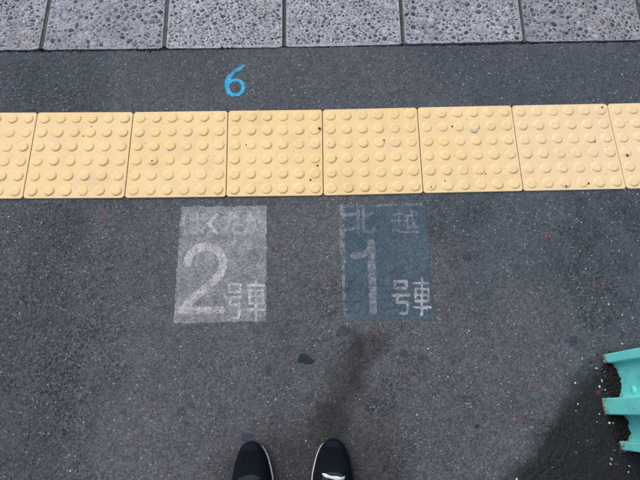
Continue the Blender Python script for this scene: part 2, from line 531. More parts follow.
for i in range(len(TJ) - 1):
    t0, t1, b0, b1 = TJ[i], TJ[i + 1], BJ[i], BJ[i + 1]
    c = (t0 + t1 + b0 + b1) / 4
    ins = 1 - .0022 / .3
    cor = [c + (p - c) * ins for p in (b0, b1, t1, t0)]
    poly = []
    for k in range(4):                                    # clipped corners
        p, a, b = cor[k], cor[k - 1], cor[(k + 1) % 4]
        cc = .006 + .003 * random.random()
        for t, q in ((1, a), (.35, a), (.35, b), (1, b)):
            dvec = (q - p) / np.linalg.norm(q - p)
            inw = (c - p) / np.linalg.norm(c - p)
            poly.append(p + dvec * cc * t + inw * (cc * .38 if t < 1 else 0) * .8)
    me = bm_mesh('tactile_tile', prism([p - c for p in poly], -.03, TOPZ, .0022, 3, True), False)
    tl = link('tactile_tile', me, M_TILE, tactile)
    tl.location = (c[0], c[1], (random.random() - .5) * .0008)
    inview = 2 <= i <= 9
    if inview:
        for r in range(6):
            for q in range(6):
                u, v = (q + .5) / 6, (r + .5) / 6
                p = (b0 * (1 - u) + b1 * u) * (1 - v) + (t0 * (1 - u) + t1 * u) * v - c
                d = link('dome', dome_me, None, tl)
                s = 1 + random.uniform(-.04, .04)
                d.location = (p[0] + random.gauss(0, .0003), p[1] + random.gauss(0, .0003), TOPZ)
                d.scale = (s, s, random.uniform(.55, .92))
    else:
        bm = bmesh.new()
        for r in range(6):
            for q in range(6):
                u, v = (q + .5) / 6, (r + .5) / 6
                p = (b0 * (1 - u) + b1 * u) * (1 - v) + (t0 * (1 - u) + t1 * u) * v - c
                dome_bm(bm, p[0], p[1], TOPZ)
        tag(link('dome_field', bm_mesh('dome_field', bm, True), M_DOME, tl), kind='stuff')
    for (sx, sy, sr, sm) in spots:
        g = px(sx, sy, TOPZ + .003)
        if not (abs(g[0] - c[0]) < .15):
            continue
        # on a dome or on the flat?
        u = ((g[0] - c[0]) / .3 + .5) * 6; v = ((g[1] - c[1]) / .3 + .5) * 6
        ddom = math.hypot((u % 1) - .5, (v % 1) - .5) * .05
        z = TOPZ + (.0053 if ddom < .0115 else (.003 if ddom < .0165 else .0007))
        r = sr * .0030
        bm = bmesh.new()
        N = 12
        ring = [bm.verts.new((r * (1 + .35 * (random.random() - .5)) * math.cos(2 * math.pi * k / N), r * (1 + .35 * (random.random() - .5)) * math.sin(2 * math.pi * k / N), 0)) for k in range(N)]
        top = bm.verts.new((0, 0, .0004))
        for k in range(N):
            bm.faces.new((ring[k], ring[(k + 1) % N], top))
        o = link('stain_spot', bm_mesh('stain_spot', bm, True), sm, tl)
        o.location = (g[0] - c[0], g[1] - c[1], z)

# ------------------------------------------------------------------ coping stones with exposed pebbles
M_STONE = stone_mat(); M_PEB = pebble_mat()
M_MORT = plain_mat('joint_mortar', (.075, .085, .080), .92, .2, .45, 40, .8, 250)
coping = tag(empty('platform_edge', (0, STONE_Y, 0)), kind='structure')
jb = [(40.5, 49.5), (164, 48.3), (284.2, 47), (403.4, 44.2), (525, 41.5)]
jt = [(49.5, 0), (167.2, 0), (284.4, 0), (400.8, 0), (519.6, 0)]
STZ = .0045
JB = [px(*p, STZ)[:2] for p in jb]; JT = [px(*p, STZ)[:2] for p in jt]
JT = [b + (t - b) * (EDGE_Y - b[1]) / (t[1] - b[1]) for b, t in zip(JB, JT)]
for _ in range(6):
    JB = [JB[0] - np.array([.4025, 0])] + JB + [JB[-1] + np.array([.4025, 0])]
    JT = [JT[0] - np.array([.4025, 0])] + JT + [JT[-1] + np.array([.4025, 0])]
PAL = [(.042, .052, .082), (.06, .078, .125), (.05, .065, .10), (.038, .04, .05), (.10, .11, .135), (.15, .16, .18), (.20, .20, .21), (.12, .105, .12), (.24, .22, .215), (.32, .30, .285), (.06, .065, .085), (.38, .38, .38), (.15, .13, .145), (.24, .185, .175)]
def ico_unit():
    bm = bmesh.new(); bmesh.ops.create_icosphere(bm, subdivisions=2, radius=1)
    bm.verts.ensure_lookup_table()
    v = np.array([x.co[:] for x in bm.verts]); f = np.array([[x.index for x in q.verts] for q in bm.faces])
    bm.free(); return v, f
IV, IFc = ico_unit()
IVlo = None
def blobs(name, P, Rr, squash, cols, mat, parent, seed=0):
    """many small rounded stones in one mesh, a colour for each"""
    r = np.random.default_rng(seed)
    n = len(P)
    ang = r.random(n) * 6.283
    el = .72 + .5 * r.random(n)
    V = np.repeat(IV[None], n, 0).copy()
    V *= 1 + .34 * (r.random(V.shape[:2])[..., None] - .5)
    V[..., 0] *= (Rr * el)[:, None]; V[..., 1] *= (Rr / el)[:, None]; V[..., 2] *= (Rr * squash)[:, None]
    c, s = np.cos(ang)[:, None], np.sin(ang)[:, None]
    x, y = V[..., 0] * c - V[..., 1] * s, V[..., 0] * s + V[..., 1] * c
    V = np.stack([x, y, V[..., 2]], -1) + P[:, None, :]
    Fc = IFc[None] + (np.arange(n) * len(IV))[:, None, None]
    me = np_mesh(name, V.reshape(-1, 3), Fc.reshape(-1, 3))
    a = me.color_attributes.new('Col', 'FLOAT_COLOR', 'POINT')
    cc = np.repeat(np.c_[cols, np.ones(n)][:, None, :], len(IV), 1)
    a.data.foreach_set('color', cc.astype(np.float32).ravel())
    return link(name, me, mat, parent)
big_of = {5: .95, 6: 1.5, 7: .9, 8: .9, 9: 1.12, 10: 1.25, 11: 1.3}
for i in range(2, len(JB) - 3):
    b0, b1, t0, t1 = JB[i], JB[i + 1], JT[i], JT[i + 1]
    g = .0064
    cor = [np.array([b0[0] + g, b0[1]]), np.array([b1[0] - g, b1[1]]), np.array([t1[0] - g, t1[1]]), np.array([t0[0] + g, t0[1]])]
    c = sum(cor) / 4
    org = np.array([c[0], STONE_Y])
    edge = []
    N = 60                                          # a chipped front arris
    for k in range(N + 1):
        p = cor[0] + (cor[1] - cor[0]) * k / N
        chip = .0016 * (random.random() - .3) + .0035 * max(0, mnoise.noise((p[0] * 22, i * 3.3, 0)) - .25) + .003 * max(0, mnoise.noise((p[0] * 60, i * 5.1, 2)) - .2)
        if k in (0, N): chip += .005
        if k in (1, N - 1): chip += .0015
        edge.append(np.array([p[0], p[1] + chip]))
    poly = [e - org for e in edge] + [cor[2] - org, cor[3] - org]
    bm = prism(poly, -.155, STZ, 0)
    es = [e for e in bm.edges if all(abs(v.co.z - STZ) < 1e-6 for v in e.verts)]
    bmesh.ops.bevel(bm, geom=es, offset=.0016, segments=2, affect='EDGES', profile=.5, clamp_overlap=True)
    st = link('coping_stone', bm_mesh('coping_stone', bm), M_STONE, coping)
    dz = random.uniform(-.002, .002)
    st.color = (*[{5: .95, 6: .95, 7: 1.12, 8: 1.12, 9: 1.02, 10: .84, 11: .70}.get(i, 1.0)] * 3, 1)
    st.location = (org[0], 0, dz)
    if i in (5, 6, 7, 8, 9, 10, 11) or True:
        near = c[0] > -1.4 and c[0] < 1.4
        k = big_of.get(i, 1.0)
        depth = .27 if near else .0
        if not near:
            continue
        P, Rr, Cs = [], [], []
        grid = {}
        for (num, r0, r1, gap) in (((130 if k > 1.4 else 60), .0080 * k, .0115 * k, .001), ((800 if k > 1.4 else 520), .0048 * k, .0082 * k, .0008), (2600, .0020, .0044 * k, .0005)):
            for _ in range(num * 3 if num < 1000 else num):
                u, v = random.random(), random.random()
                x = cor[0][0] + .006 + u * (cor[1][0] - cor[0][0] - .012) - org[0] + (t0[0] - b0[0]) * v * depth / STONE_D
                y = .005 + v * depth
                r = r0 + (r1 - r0) * random.random() ** 1.6
                if min(x - (cor[0][0] - org[0]), (cor[1][0] - org[0]) - x, y) < r + .0015:
                    continue
                if random.random() < (.05 if k > 1.4 else .35) * max(0, mnoise.noise((x * 9 + i, y * 9, 4)) + .2) * 2:
                    continue
                gx, gy = int(x / .02 + 100), int(y / .02)
                if any((x - q[0]) ** 2 + (y - q[1]) ** 2 < (r + q[2] + gap) ** 2 * .92 for a in (-1, 0, 1) for bb in (-1, 0, 1) for q in grid.get((gx + a, gy + bb), ())):
                    continue
                grid.setdefault((gx, gy), []).append((x, y, r))
                sq = .34
                P.append((x, y, STZ - r * sq + random.uniform(.0006, .0018))); Rr.append(r)
                cl = np.array(random.choice(PAL)) * random.uniform(.75, 1.25)
                if k > 1.4: cl = cl * np.array([.92, .98, 1.22])
                Cs.append(cl * {6: .85, 10: .82, 11: .72, 9: .95}.get(i, 1.0))
        o = blobs('exposed_pebbles', np.array(P), np.array(Rr), .34, np.array(Cs), M_PEB, st, i)
        tag(o, kind='stuff')
    # mortar in the joint to the right
    me = bm_mesh('joint_mortar', prism([(b1[0] - g - .002, STONE_Y + .006), (b1[0] + g + .002, STONE_Y + .006), (t1[0] + g + .002, EDGE_Y - .004), (t1[0] - g - .002, EDGE_Y - .004)], -.1, (.0005 if i in (5, 6) else -.008)))
    o = link('joint_mortar', me, M_MORT, coping)
    o.location = (0, -STONE_Y, 0)

# moss and dirt lodged in the slot in front of the stones
M_MOSS = plain_mat('moss', (.045, .055, .022), .95, .1, .5, 150, .6, 500)
P, Rr, Cs = [], [], []
r_ = np.random.default_rng(55)
for k in range(1500):
    x = r_.uniform(-1.1, 1.1)
    dens = mnoise.noise((x * 7, 3.3, 0)) + .25
    cl = any(abs(x - q) < .03 for q in (px(145, 50)[0], px(160, 51)[0], px(226, 49)[0], px(80, 50)[0]))
    if not cl and r_.random() > max(.12, dens):
        continue
    r = r_.uniform(.0012, .0032) * (1.25 if cl else 1)
    P.append((x, STONE_Y - .006 + r_.normal(0, .0035), -.006 + r_.random() * (.009 if cl else .005))); Rr.append(r)
    Cs.append(np.array((.05, .062, .024) if r_.random() < (.75 if cl else .4) else (.035, .032, .026)) * r_.uniform(.6, 1.4))
k = NT('moss_crumbs', .95, .1); k.color(k.attr('Col').outputs['Color'])
o = blobs('moss', np.array(P), np.array(Rr), .8, np.array(Cs), k.m, None, 3)
tag(o, 'dark green moss and dirt lodged along the foot of the edge stones', 'moss', kind='stuff')

# ------------------------------------------------------------------ painted boarding marks
def px_poly_fn(poly, round_=3.0, rag=.8, seed=1):
    def fn(x, y):
        sd = poly_sd(x, y, poly)
        ph = np.sin(x * .63 + seed) * np.sin(y * .41 + seed) + np.sin(y * .77 + 2 * seed) * np.sin(x * 1.3) + .9 * np.sin((x + y) * .29) + .8 * np.sin((x * 12.9898 + y * 78.233) * 3.7)
        keep = sd > .25 + rag * .2 * ph
        for i in range(len(poly)):                        # rounded corners
            p, a, b = poly[i], poly[i - 1], poly[(i + 1) % len(poly)]
            ua = np.array(a) - p; ua = ua / np.linalg.norm(ua)
            ub = np.array(b) - p; ub = ub / np.linalg.norm(ub)
            c0 = np.array(p) + (ua + ub) * round_
            la = (x - p[0]) * ua[0] + (y - p[1]) * ua[1]; lb = (x - p[0]) * ub[0] + (y - p[1]) * ub[1]
            keep &= ~((la < round_) & (lb < round_) & (np.hypot(x - c0[0], y - c0[1]) > round_))
        return keep
    return fn
def strokes_fn(strokes):
    def fn(x, y):
        d = np.zeros(x.shape, bool)
        for w_, pts in strokes:
            d |= seg_dist(x, y, pts) < w_ / 2
        return d
    return fn
def char(name, strokes, mat, parent, lift, label=None):
    allp = np.array([p for _, s in strokes for p in s]); wmax = max(s[0] for s in strokes)
    bb = (allp[:, 0].min() - wmax, allp[:, 1].min() - wmax, allp[:, 0].max() + wmax, allp[:, 1].max() + wmax)
    o = paint(name, strokes_fn(strokes), bb, lift, mat, parent)
    if label:
        o['label'] = label
    return o
def rel(ox, oy, sc, strokes, w_):
    return [((s[0] if isinstance(s[0], (int, float)) else w_), [(ox + x / sc, oy + y / sc) for x, y in (s[1] if isinstance(s[0], (int, float)) else s)]) for s in strokes]

M_PG = paint_mat('worn_grey_paint', (.26, .274, .298), (.33, .340, .355), .30, .58, .88, 200, .15)
M_PGL = paint_mat('worn_white_lettering', (.53, .53, .53), (.59, .58, .575), .36, .60, .88, 210, .05, off=14.3)
M_PGF = paint_mat('faint_white_lettering', (.50, .50, .51), (.56, .55, .55), .36, .60, .62, 210, 0)
M_PB = paint_mat('worn_blue_paint', (.052, .088, .116), (.080, .118, .146), .26, .52, .92, 200, .2)
M_PBE = paint_mat('scuffed_edge_paint', (.34, .37, .40), (.42, .44, .46), .44, .66, .7, 220, 0)
M_PBL = paint_mat('worn_pale_lettering', (.40, .41, .43), (.47, .47, .48), .36, .58, .85, 210, .03)
M_PB1 = paint_mat('worn_pale_numeral', (.35, .36, .39), (.42, .42, .44), .40, .66, .80, 210, .03, off=5.7)
M_PBF = paint_mat('faint_pale_lettering', (.28, .31, .35), (.34, .36, .39), .38, .62, .62, 220, 0)
M_PBK = paint_mat('blue_under_lettering', (.07, .10, .14), (.09, .12, .16), .42, .62, .7, 210, 0)

mk1 = empty('boarding_mark', tuple(px(222, 264)))
tag(mk1, 'pale grey worn paint rectangle on the asphalt with a large numeral 2', 'floor marking', 'painted boarding marks beside the yellow tiles')
mk2 = empty('boarding_mark', tuple(px(388, 262)))
tag(mk2, 'dark blue worn paint rectangle on the asphalt with a large numeral 1', 'floor marking', 'painted boarding marks beside the yellow tiles')
def reparent(o, p):
    o.parent = p
    o.matrix_parent_inverse = Matrix.Translation(-p.location)
    return o
L1, L2 = .0005, .0010
pl = [(181.2, 206.5), (267.2, 205.6), (266.2, 321.2), (173.2, 323.8)]
reparent(paint('panel', px_poly_fn(pl, 3.0, 1.6, 1), (165, 198, 275, 332), L1, M_PG), mk1)
pr = [(340.2, 204.6), (424.3, 202.6), (435.6, 319.6), (342.6, 321.0)]
reparent(paint('panel', px_poly_fn(pr, 3.6, 1.6, 2), (332, 196, 444, 330), L1, M_PB), mk2)
# scuffed rim of the blue panel
rim = [(342.2, 208), (344.6, 318), (432, 317)]
o = paint('scuffed_rim', lambda x, y: (seg_dist(x, y, [(342.0, 207), (343.0, 262)]) < 2.6) | (seg_dist(x, y, [(343, 262), (344.4, 316)]) < 1.5) | (seg_dist(x, y, [(343, 206.5), (421, 204.6)]) < 1.3), (338, 200, 438, 324), .0008, M_PBE)
reparent(o, mk2)

Z = 3.555
two = [(8.2, [(80, 243), (86, 222), (98, 204), (118, 191), (145, 184), (172, 188), (193, 204), (206, 228), (207, 252), (198, 278), (178, 302), (150, 328), (118, 354), (88, 382), (62, 408)]), (8.0, [(62, 410), (120, 411), (200, 410)])]
reparent(char('numeral', rel(165, 195, Z, two, 8), M_PGL, None, L2), mk1)
one = [(7.6, [(146, 172), (150, 300), (154, 412)]), (6.4, [(146, 180), (138, 200), (118, 213), (84, 217)])]
reparent(char('numeral', rel(330, 195, Z, one, 7), M_PB1, None, L2), mk2)
Y = 7.38
def gou(ox, oy, w_):      # the lower small characters
    return rel(ox, oy, Y, [(w_, [(78, 145), (162, 145), (162, 198), (78, 198), (78, 145)]), (w_, [(56, 240), (168, 240)]), (w_, [(92, 242), (84, 290), (152, 290), (152, 370), (142, 392), (104, 392)])], w_)
def sha(ox, oy, w_):
    return rel(ox, oy, Y, [(w_, [(204, 152), (322, 152)]), (w_, [(214, 188), (312, 188), (312, 284), (214, 284), (214, 188)]), (w_ * .9, [(214, 236), (312, 236)]), (w_, [(200, 330), (326, 330)]), (w_, [(262, 124), (262, 412)])], w_)
reparent(char('character', gou(218.6, 265, 2.9), M_PGL, None, L2), mk1)
reparent(char('character', sha(220.6, 265, 2.6), M_PGL, None, L2), mk1)
def gou2(ox, oy, w_):
    return rel(ox, oy, Y, [(w_, [(82, 122), (166, 122), (166, 172), (82, 172), (82, 122)]), (w_, [(74, 225), (186, 225)]), (w_, [(104, 226), (98, 276), (176, 276), (178, 330), (166, 356), (128, 356)])], w_)
def sha2(ox, oy, w_):
    return rel(ox, oy, Y, [(w_, [(204, 134), (306, 134)]), (w_, [(218, 178), (312, 178), (312, 268), (218, 268), (218, 178)]), (w_ * .9, [(218, 222), (312, 222)]), (w_, [(208, 314), (328, 314)]), (w_, [(264, 104), (264, 370)])], w_)
reparent(char('character', gou2(383.6, 265, 2.9), M_PBL, None, L2), mk2)
reparent(char('character', sha2(386.0, 265, 2.6), M_PBL, None, L2), mk2)
# the faded upper line: four kana left, two characters right
ha = rel(165, 195, Z, [(3.0, [(72, 70), (68, 100), (70, 128), (76, 138)]), (3.0, [(92, 88), (136, 86)]), (3.0, [(116, 70), (117, 118), (112, 134), (98, 136), (92, 127), (100, 119), (116, 120), (136, 134)])], 3)
ku = rel(165, 195, Z, [(3.4, [(184, 72), (156, 103), (186, 138)])], 3)
ta = rel(165, 195, Z, [(3.0, [(212, 84), (252, 80)]), (3.0, [(234, 66), (226, 104), (212, 138)]), (2.8, [(244, 106), (270, 106)]), (2.8, [(242, 122), (246, 136), (272, 136)])], 3)
ka = rel(165, 195, Z, [(3.0, [(284, 90), (318, 86), (320, 112), (312, 136), (300, 130)]), (3.0, [(304, 68), (298, 104), (284, 138)]), (3.0, [(330, 78), (342, 108)])], 3)
for s_ in (ha, ku, ta, ka):
    reparent(char('character', s_, M_PGL if s_ is ku else M_PGF, None, L2), mk1)
kita = rel(335, 200, Y, [(3.0, [(72, 112), (172, 108)]), (3.2, [(170, 50), (172, 244)]), (3.0, [(66, 226), (172, 204)]), (3.2, [(210, 48), (210, 214), (222, 236), (282, 234), (288, 208)]), (3.0, [(276, 96), (212, 134)])], 3)
etsu = rel(385, 200, Y, [(2.2, [(62, 112), (140, 110)]), (2.2, [(104, 80), (104, 164)]), (2.2, [(52, 156), (150, 154)]), (2.2, [(104, 164), (106, 222)]), (2.2, [(108, 188), (146, 188)]), (2.2, [(74, 176), (58, 236)]), (2.2, [(64, 214), (108, 240), (240, 240)]),
                         (2.2, [(152, 122), (240, 116)]), (2.2, [(166, 122), (164, 214), (190, 196)]), (2.2, [(196, 84), (204, 160), (226, 210), (242, 196)]), (2.2, [(228, 142), (196, 208)]), (1.8, [(218, 86), (234, 104)])], 2)
reparent(char('character', kita, M_PBF, None, L2), mk2)
reparent(char('character', etsu, M_PBF, None, L2), mk2)

# chalked 6
M_BLUE = paint_mat('blue_marker', (.02, .36, .64), (.04, .44, .72), .31, .50, .95, 260, .1)
six = [(2.4, [(243.6, 66.0), (238, 69.0)]), (3.4, [(240, 68.4), (234, 72.4), (230.0, 76.6)]), (4.6, [(230.0, 76.6), (227.4, 81.6), (226.8, 86)]), (4.0, [(226.8, 86), (228.4, 92.0), (232.4, 94.8)]),
       (3.2, [(232.4, 94.8), (238.4, 94.6), (242.4, 91.2)]), (3.6, [(242.4, 91.2), (243.6, 86.6), (241.4, 82.2)]), (2.8, [(241.4, 82.2), (236.6, 80), (231.4, 80.8), (228, 84)])]
o = char('chalk_number', six, M_BLUE, None, .0006)
tag(o, 'bright blue handwritten numeral 6 on the asphalt above the yellow tiles', 'chalk mark')

# ------------------------------------------------------------------ gum spots, paint flecks and grit on the pavement
M_GUM = plain_mat('trodden_gum', (.022, .030, .042), .9, .15, .35, 90, .4, 260)
M_GUMB = paint_mat('old_blue_paint_spot', (.032, .058, .088), (.042, .07, .10), .36, .62, .8, 220, 0)
def blob_fn(cx, cy, rx, ry, seed):
    def fn(x, y):
        a = np.arctan2(y - cy, x - cx)
        k = 1 + .16 * np.sin(2 * a + seed) + .12 * np.sin(3 * a + 2.1 * seed) + .08 * np.sin(5 * a + seed * .7)
        return np.hypot((x - cx) / rx, (y - cy) / ry) < k
    return fn
for n_, (cx, cy, rx, ry, mt) in enumerate([(305, 359, 7.6, 5.2, M_GUM), (182, 411, 4.6, 5, M_GUMB), (343, 331, 7.5, 5, M_GUMB), (268, 370, 5, 3.6, M_GUMB), (581, 201.5, 6, 4.6, M_GUMB), (467, 257, 4.2, 4.5, M_GUM if False else M_GUMB),
                                      (247, 437, 7, 4.2, M_GUMB), (404, 353.5, 4.8, 3.4, M_GUMB), (494.5, 357.5, 3, 2.2, M_GUMB), (477, 426, 2, 2, M_GUM), (572, 341, 9, 4.5, M_GUMB), (234.5, 464, 3, 3.6, M_GUMB)]):
    paint('gum_spot', blob_fn(cx, cy, rx, ry, n_ * 1.7), (cx - 14, cy - 12, cx + 14, cy + 12), .0007, mt, pavement)
M_RED = paint_mat('red_paint_fleck', (.24, .065, .075), (.30, .09, .095), .40, .66, .75, 240, 0)
for n_, (cx, cy, rx, ry) in enumerate([(329, 55, 4.0, 3.4), (636, 85.5, 2.8, 2.2), (625, 94, 2, 1.2), (611, 101, 2.2, 1.2), (523, 418.5, 3.2, 2.6), (534, 387, 2.8, 2.2), (484, 422, 2.6, 2.2), (557, 314.5, 3.2, 2.6), (601, 282.5, 4.2, 3.2), (545, 236, 4, 3), (595, 324, 3, 2.4),
                                      (365, 365, 2.6, 1.8), (376, 331, 4.5, 2.4), (289, 359.5, 3, 2.4), (616, 464, 2.4, 2), (34, 473, 2.4, 2.2), (512, 62, 3.5, 1.2), (484, 55, 2.4, 1.0), (511, 45.5, 2.0, 1.4), (633, 115, 2, 1.4), (598, 392, 3.4, 3.4), (103, 213, 4, 3)]):
    paint('paint_fleck', blob_fn(cx, cy, rx * .85, ry * .85, n_ * 2.3 + 1), (cx - 9, cy - 9, cx + 9, cy + 9), .0007, M_RED, pavement)

k = NT('grit', .75, .35); k.color(k.attr('Col').outputs['Color'])
P, Rr, Cs = [], [], []
rg = np.random.default_rng(91)
for (x, y, r) in [(569, 215, 2.2), (581, 223, 1.8), (612, 223, 2), (619, 251, 2.4), (608.5, 304.5, 2.6), (622, 315, 2.2), (501, 384, 2), (575, 383, 2.6), (577.5, 404, 2.4), (575.5, 411, 1.8), (596.5, 422, 1.6), (609, 423, 3.2), (618, 418, 3.6), (613, 423, 2.4), (599, 414, 2), (607, 411, 2), (614.5, 422.5, 2), (611, 459, 3.0), (610, 464, 2.2), (622, 344, 3), (582, 359, 2.6), (517, 458, 2), (516.5, 479, 2.6), (471, 407, 1.6),
                  (448, 377, 2.6), (268, 402, 2.4), (417, 415, 2.2), (428, 349, 2.4), (103, 238, 2.2), (130, 399, 2.4), (129, 419, 2.4), (181, 347, 2.6), (76, 456, 2), (71, 471, 2), (103, 238, 2), (118, 279, 2), (9, 217, 2.8), (20, 226.5, 2), (299, 66, 2.4), (296, 55, 2), (538, 79, 2.4), (489, 74, 2.6), (502, 98.5, 2.6), (554, 61, 2), (622, 75, 2.4), (469, 331, 2.4), (306, 441, 2), (276, 400, 2), (629, 466, 2), (628, 472, 2)]:
    g = px(x, y); P.append((g[0], g[1], ground_z(g[0], g[1]) + .0008)); Rr.append(r * .00105); Cs.append(np.array((.46, .46, .455)) * rg.uniform(.5, 1.2))
for _ in range(240):
    x, y = rg.uniform(-1.1, 1.1), rg.uniform(-.80, .525)
    if -.012 < y < .312: continue
    P.append((x, y, ground_z(x, y) + .0004)); Rr.append(rg.uniform(.0008, .0019)); Cs.append(np.array((.42, .43, .44)) * rg.uniform(.4, 1.2))
# crumbs washed up against the foot of the post
for _ in range(700):
    x = rg.uniform(.695, .80); y = rg.uniform(-.73, -.47)
    dd = .765 - x
    if rg.random() > math.exp(-abs(dd) / .03): continue
    P.append((x, y, ground_z(x, y) + rg.random() * .004)); Rr.append(rg.uniform(.0012, .004))
    Cs.append(np.array((.40, .40, .41)) * rg.uniform(.6, 1.2) if rg.random() < .05 else np.array((.03, .03, .03)) * rg.uniform(.5, 1.6))
o = blobs('grit', np.array(P), np.array(Rr), .55, np.array(Cs), k.m, None, 8)
tag(o, 'pale grains of loose grit scattered over the asphalt', 'grit', kind='stuff')

# ------------------------------------------------------------------ teal steel post at the right edge
M_TEAL = teal_mat()
post = empty('steel_post', (.80, -.595, 0))
tag(post, 'turquoise painted steel post with three flanges standing in a damp patch', 'post')
PH = 3.1
def ragged_plate(name, x0, x1, y0, y1, bev, seed, parent=post):
    """upright plate whose foot is eaten away unevenly"""
    bm = prism([(x0, y0), (x1, y0), (x1, y1), (x0, y1)], -.06, PH, 0)
    if bev:
        bmesh.ops.bevel(bm, geom=[e for e in bm.edges if abs(e.verts[0].co.z - e.verts[1].co.z) > 1], offset=bev, segments=3, affect='EDGES', profile=.5)
    me = bm_mesh(name, bm)
    me.polygons.foreach_set('use_smooth', np.zeros(len(me.polygons), bool))
    o = link(name, me, M_TEAL, parent)
    o.matrix_parent_inverse = Matrix.Translation(-parent.location)
    return o
FL = [(-.503, -.479, .737), (-.631, -.590, .713), (-.716, -.694, .737)]
for (a, b, x) in FL:
    ragged_plate('flange', x, .800, a, b, .0035, 1)
    ragged_plate('flange', .812, 1.612 - x, a, b, .0035, 1)
def web(y0, y1, x0, x1):
    """rolled web: the faces sweep into the flanges with a round fillet"""
    r = .011
    fr = [(x0 - r + r * math.sin(q), y0 + r - r * math.cos(q)) for q in np.linspace(0, math.pi / 2, 7)]
    fr += [(x0 - r + r * math.sin(q), y1 - r + r * math.cos(q)) for q in np.linspace(math.pi / 2, 0, 7)]
    bk = [(x1 + r - r * math.sin(q), y1 - r + r * math.cos(q)) for q in np.linspace(0, math.pi / 2, 7)]
    bk += [(x1 + r - r * math.sin(q), y0 + r - r * math.cos(q)) for q in np.linspace(math.pi / 2, 0, 7)]
    o = link('web_plate', bm_mesh('web_plate', prism(fr + bk, -.06, PH - .001)), M_TEAL, post)
    o.matrix_parent_inverse = Matrix.Translation(-post.location)
web(-.592, -.5005, .757, .855)
web(-.6965, -.6285, .757, .855)
def rivet(z, x, y):
    bm = bmesh.new(); bmesh.ops.create_uvsphere(bm, u_segments=14, v_segments=8, radius=.011)
    for v in bm.verts: v.co.x *= .3
    o = link('rivet', bm_mesh('rivet', bm, True), M_TEAL, post)
    o.matrix_parent_inverse = Matrix.Translation(-post.location)
    o.location = (x, y, z)
for z in (.075, .215, .355, .495):
    rivet(z, .757, -.572); rivet(z + .02, .7574, -.648)
me = bm_mesh('cap_plate', prism([(.69, -.74), (.93, -.74), (.93, -.455), (.69, -.455)], PH + .001, PH + .025, .003))
o = link('cap_plate', me, M_TEAL, post); o.matrix_parent_inverse = Matrix.Translation(-post.location)
# dirt silted up in the two bays of the post foot
def silt(y0, y1, xa, seed):
    nx, ny = 46, 46
    V = []
    for i in range(ny):
        for j in range(nx):
            y = y0 + (y1 - y0) * i / (ny - 1); x = xa + (.760 - xa) * j / (nx - 1)
            u = j / (nx - 1); v = i / (ny - 1)
            edge = min(1, 4 * u) * 1.0
            edge = max(0, min(1, 5 * (u - .22 - .25 * mnoise.noise((y * 40, seed, 1))) * 1.0))
            h = (.002 + .026 * u ** 1.8 * (.25 + .75 * math.sin(v * math.pi))) * edge
            h += .0095 * edge * (mnoise.noise((x * 150, y * 150, seed)) + .6 * mnoise.noise((x * 420, y * 420, seed + 2)))
            V.append((x, y, h - .005 * (1 - edge)))
    q = [(i * nx + j, i * nx + j + 1, (i + 1) * nx + j + 1, (i + 1) * nx + j) for i in range(ny - 1) for j in range(nx - 1)]
    return np_mesh('silt', V, q)
M_SILT = plain_mat('black_silt', (.014, .0135, .013), .9, .2, .6, 220, .8, 500)
for (y0, y1, xa, s_, lb) in ((-.592, -.501, .712, 5.0, 'black dirt silted between the upper two flanges of the turquoise post'), (-.696, -.629, .712, 9.0, 'black dirt silted between the lower two flanges of the turquoise post')):
    o = link('dirt_pile', silt(y0, y1, xa, s_), M_SILT)
    tag(o, lb, 'dirt', kind='stuff')

# ------------------------------------------------------------------ the person taking the picture: only the toes are in view
person = empty('person', (-.09, -.90, 0))
tag(person, 'person in dark navy trainers standing at the bottom edge, only toes showing', 'person')
M_UP = mesh_fabric_mat('navy_knit', (.0035, .0052, .0095), (.0055, .0085, .015))
M_SOLE = plain_mat('black_rubber', (.012, .012, .013), .75, .3, .3, 80, .3, 300)
M_WHITE = plain_mat('white_foam', (.55, .56, .56), .6, .4, .2, 60, .15, 300)
M_TONG = mesh_fabric_mat('slate_tongue', (.020, .034, .042), (.028, .044, .052))
M_LACE = plain_mat('pale_lace', (.58, .66, .66), .8, .2, .15, 400, .4, 900)
M_TOE = plain_mat('toe_overlay', (.0042, .0085, .017), .9, .14, .2, 80, .1, 400)

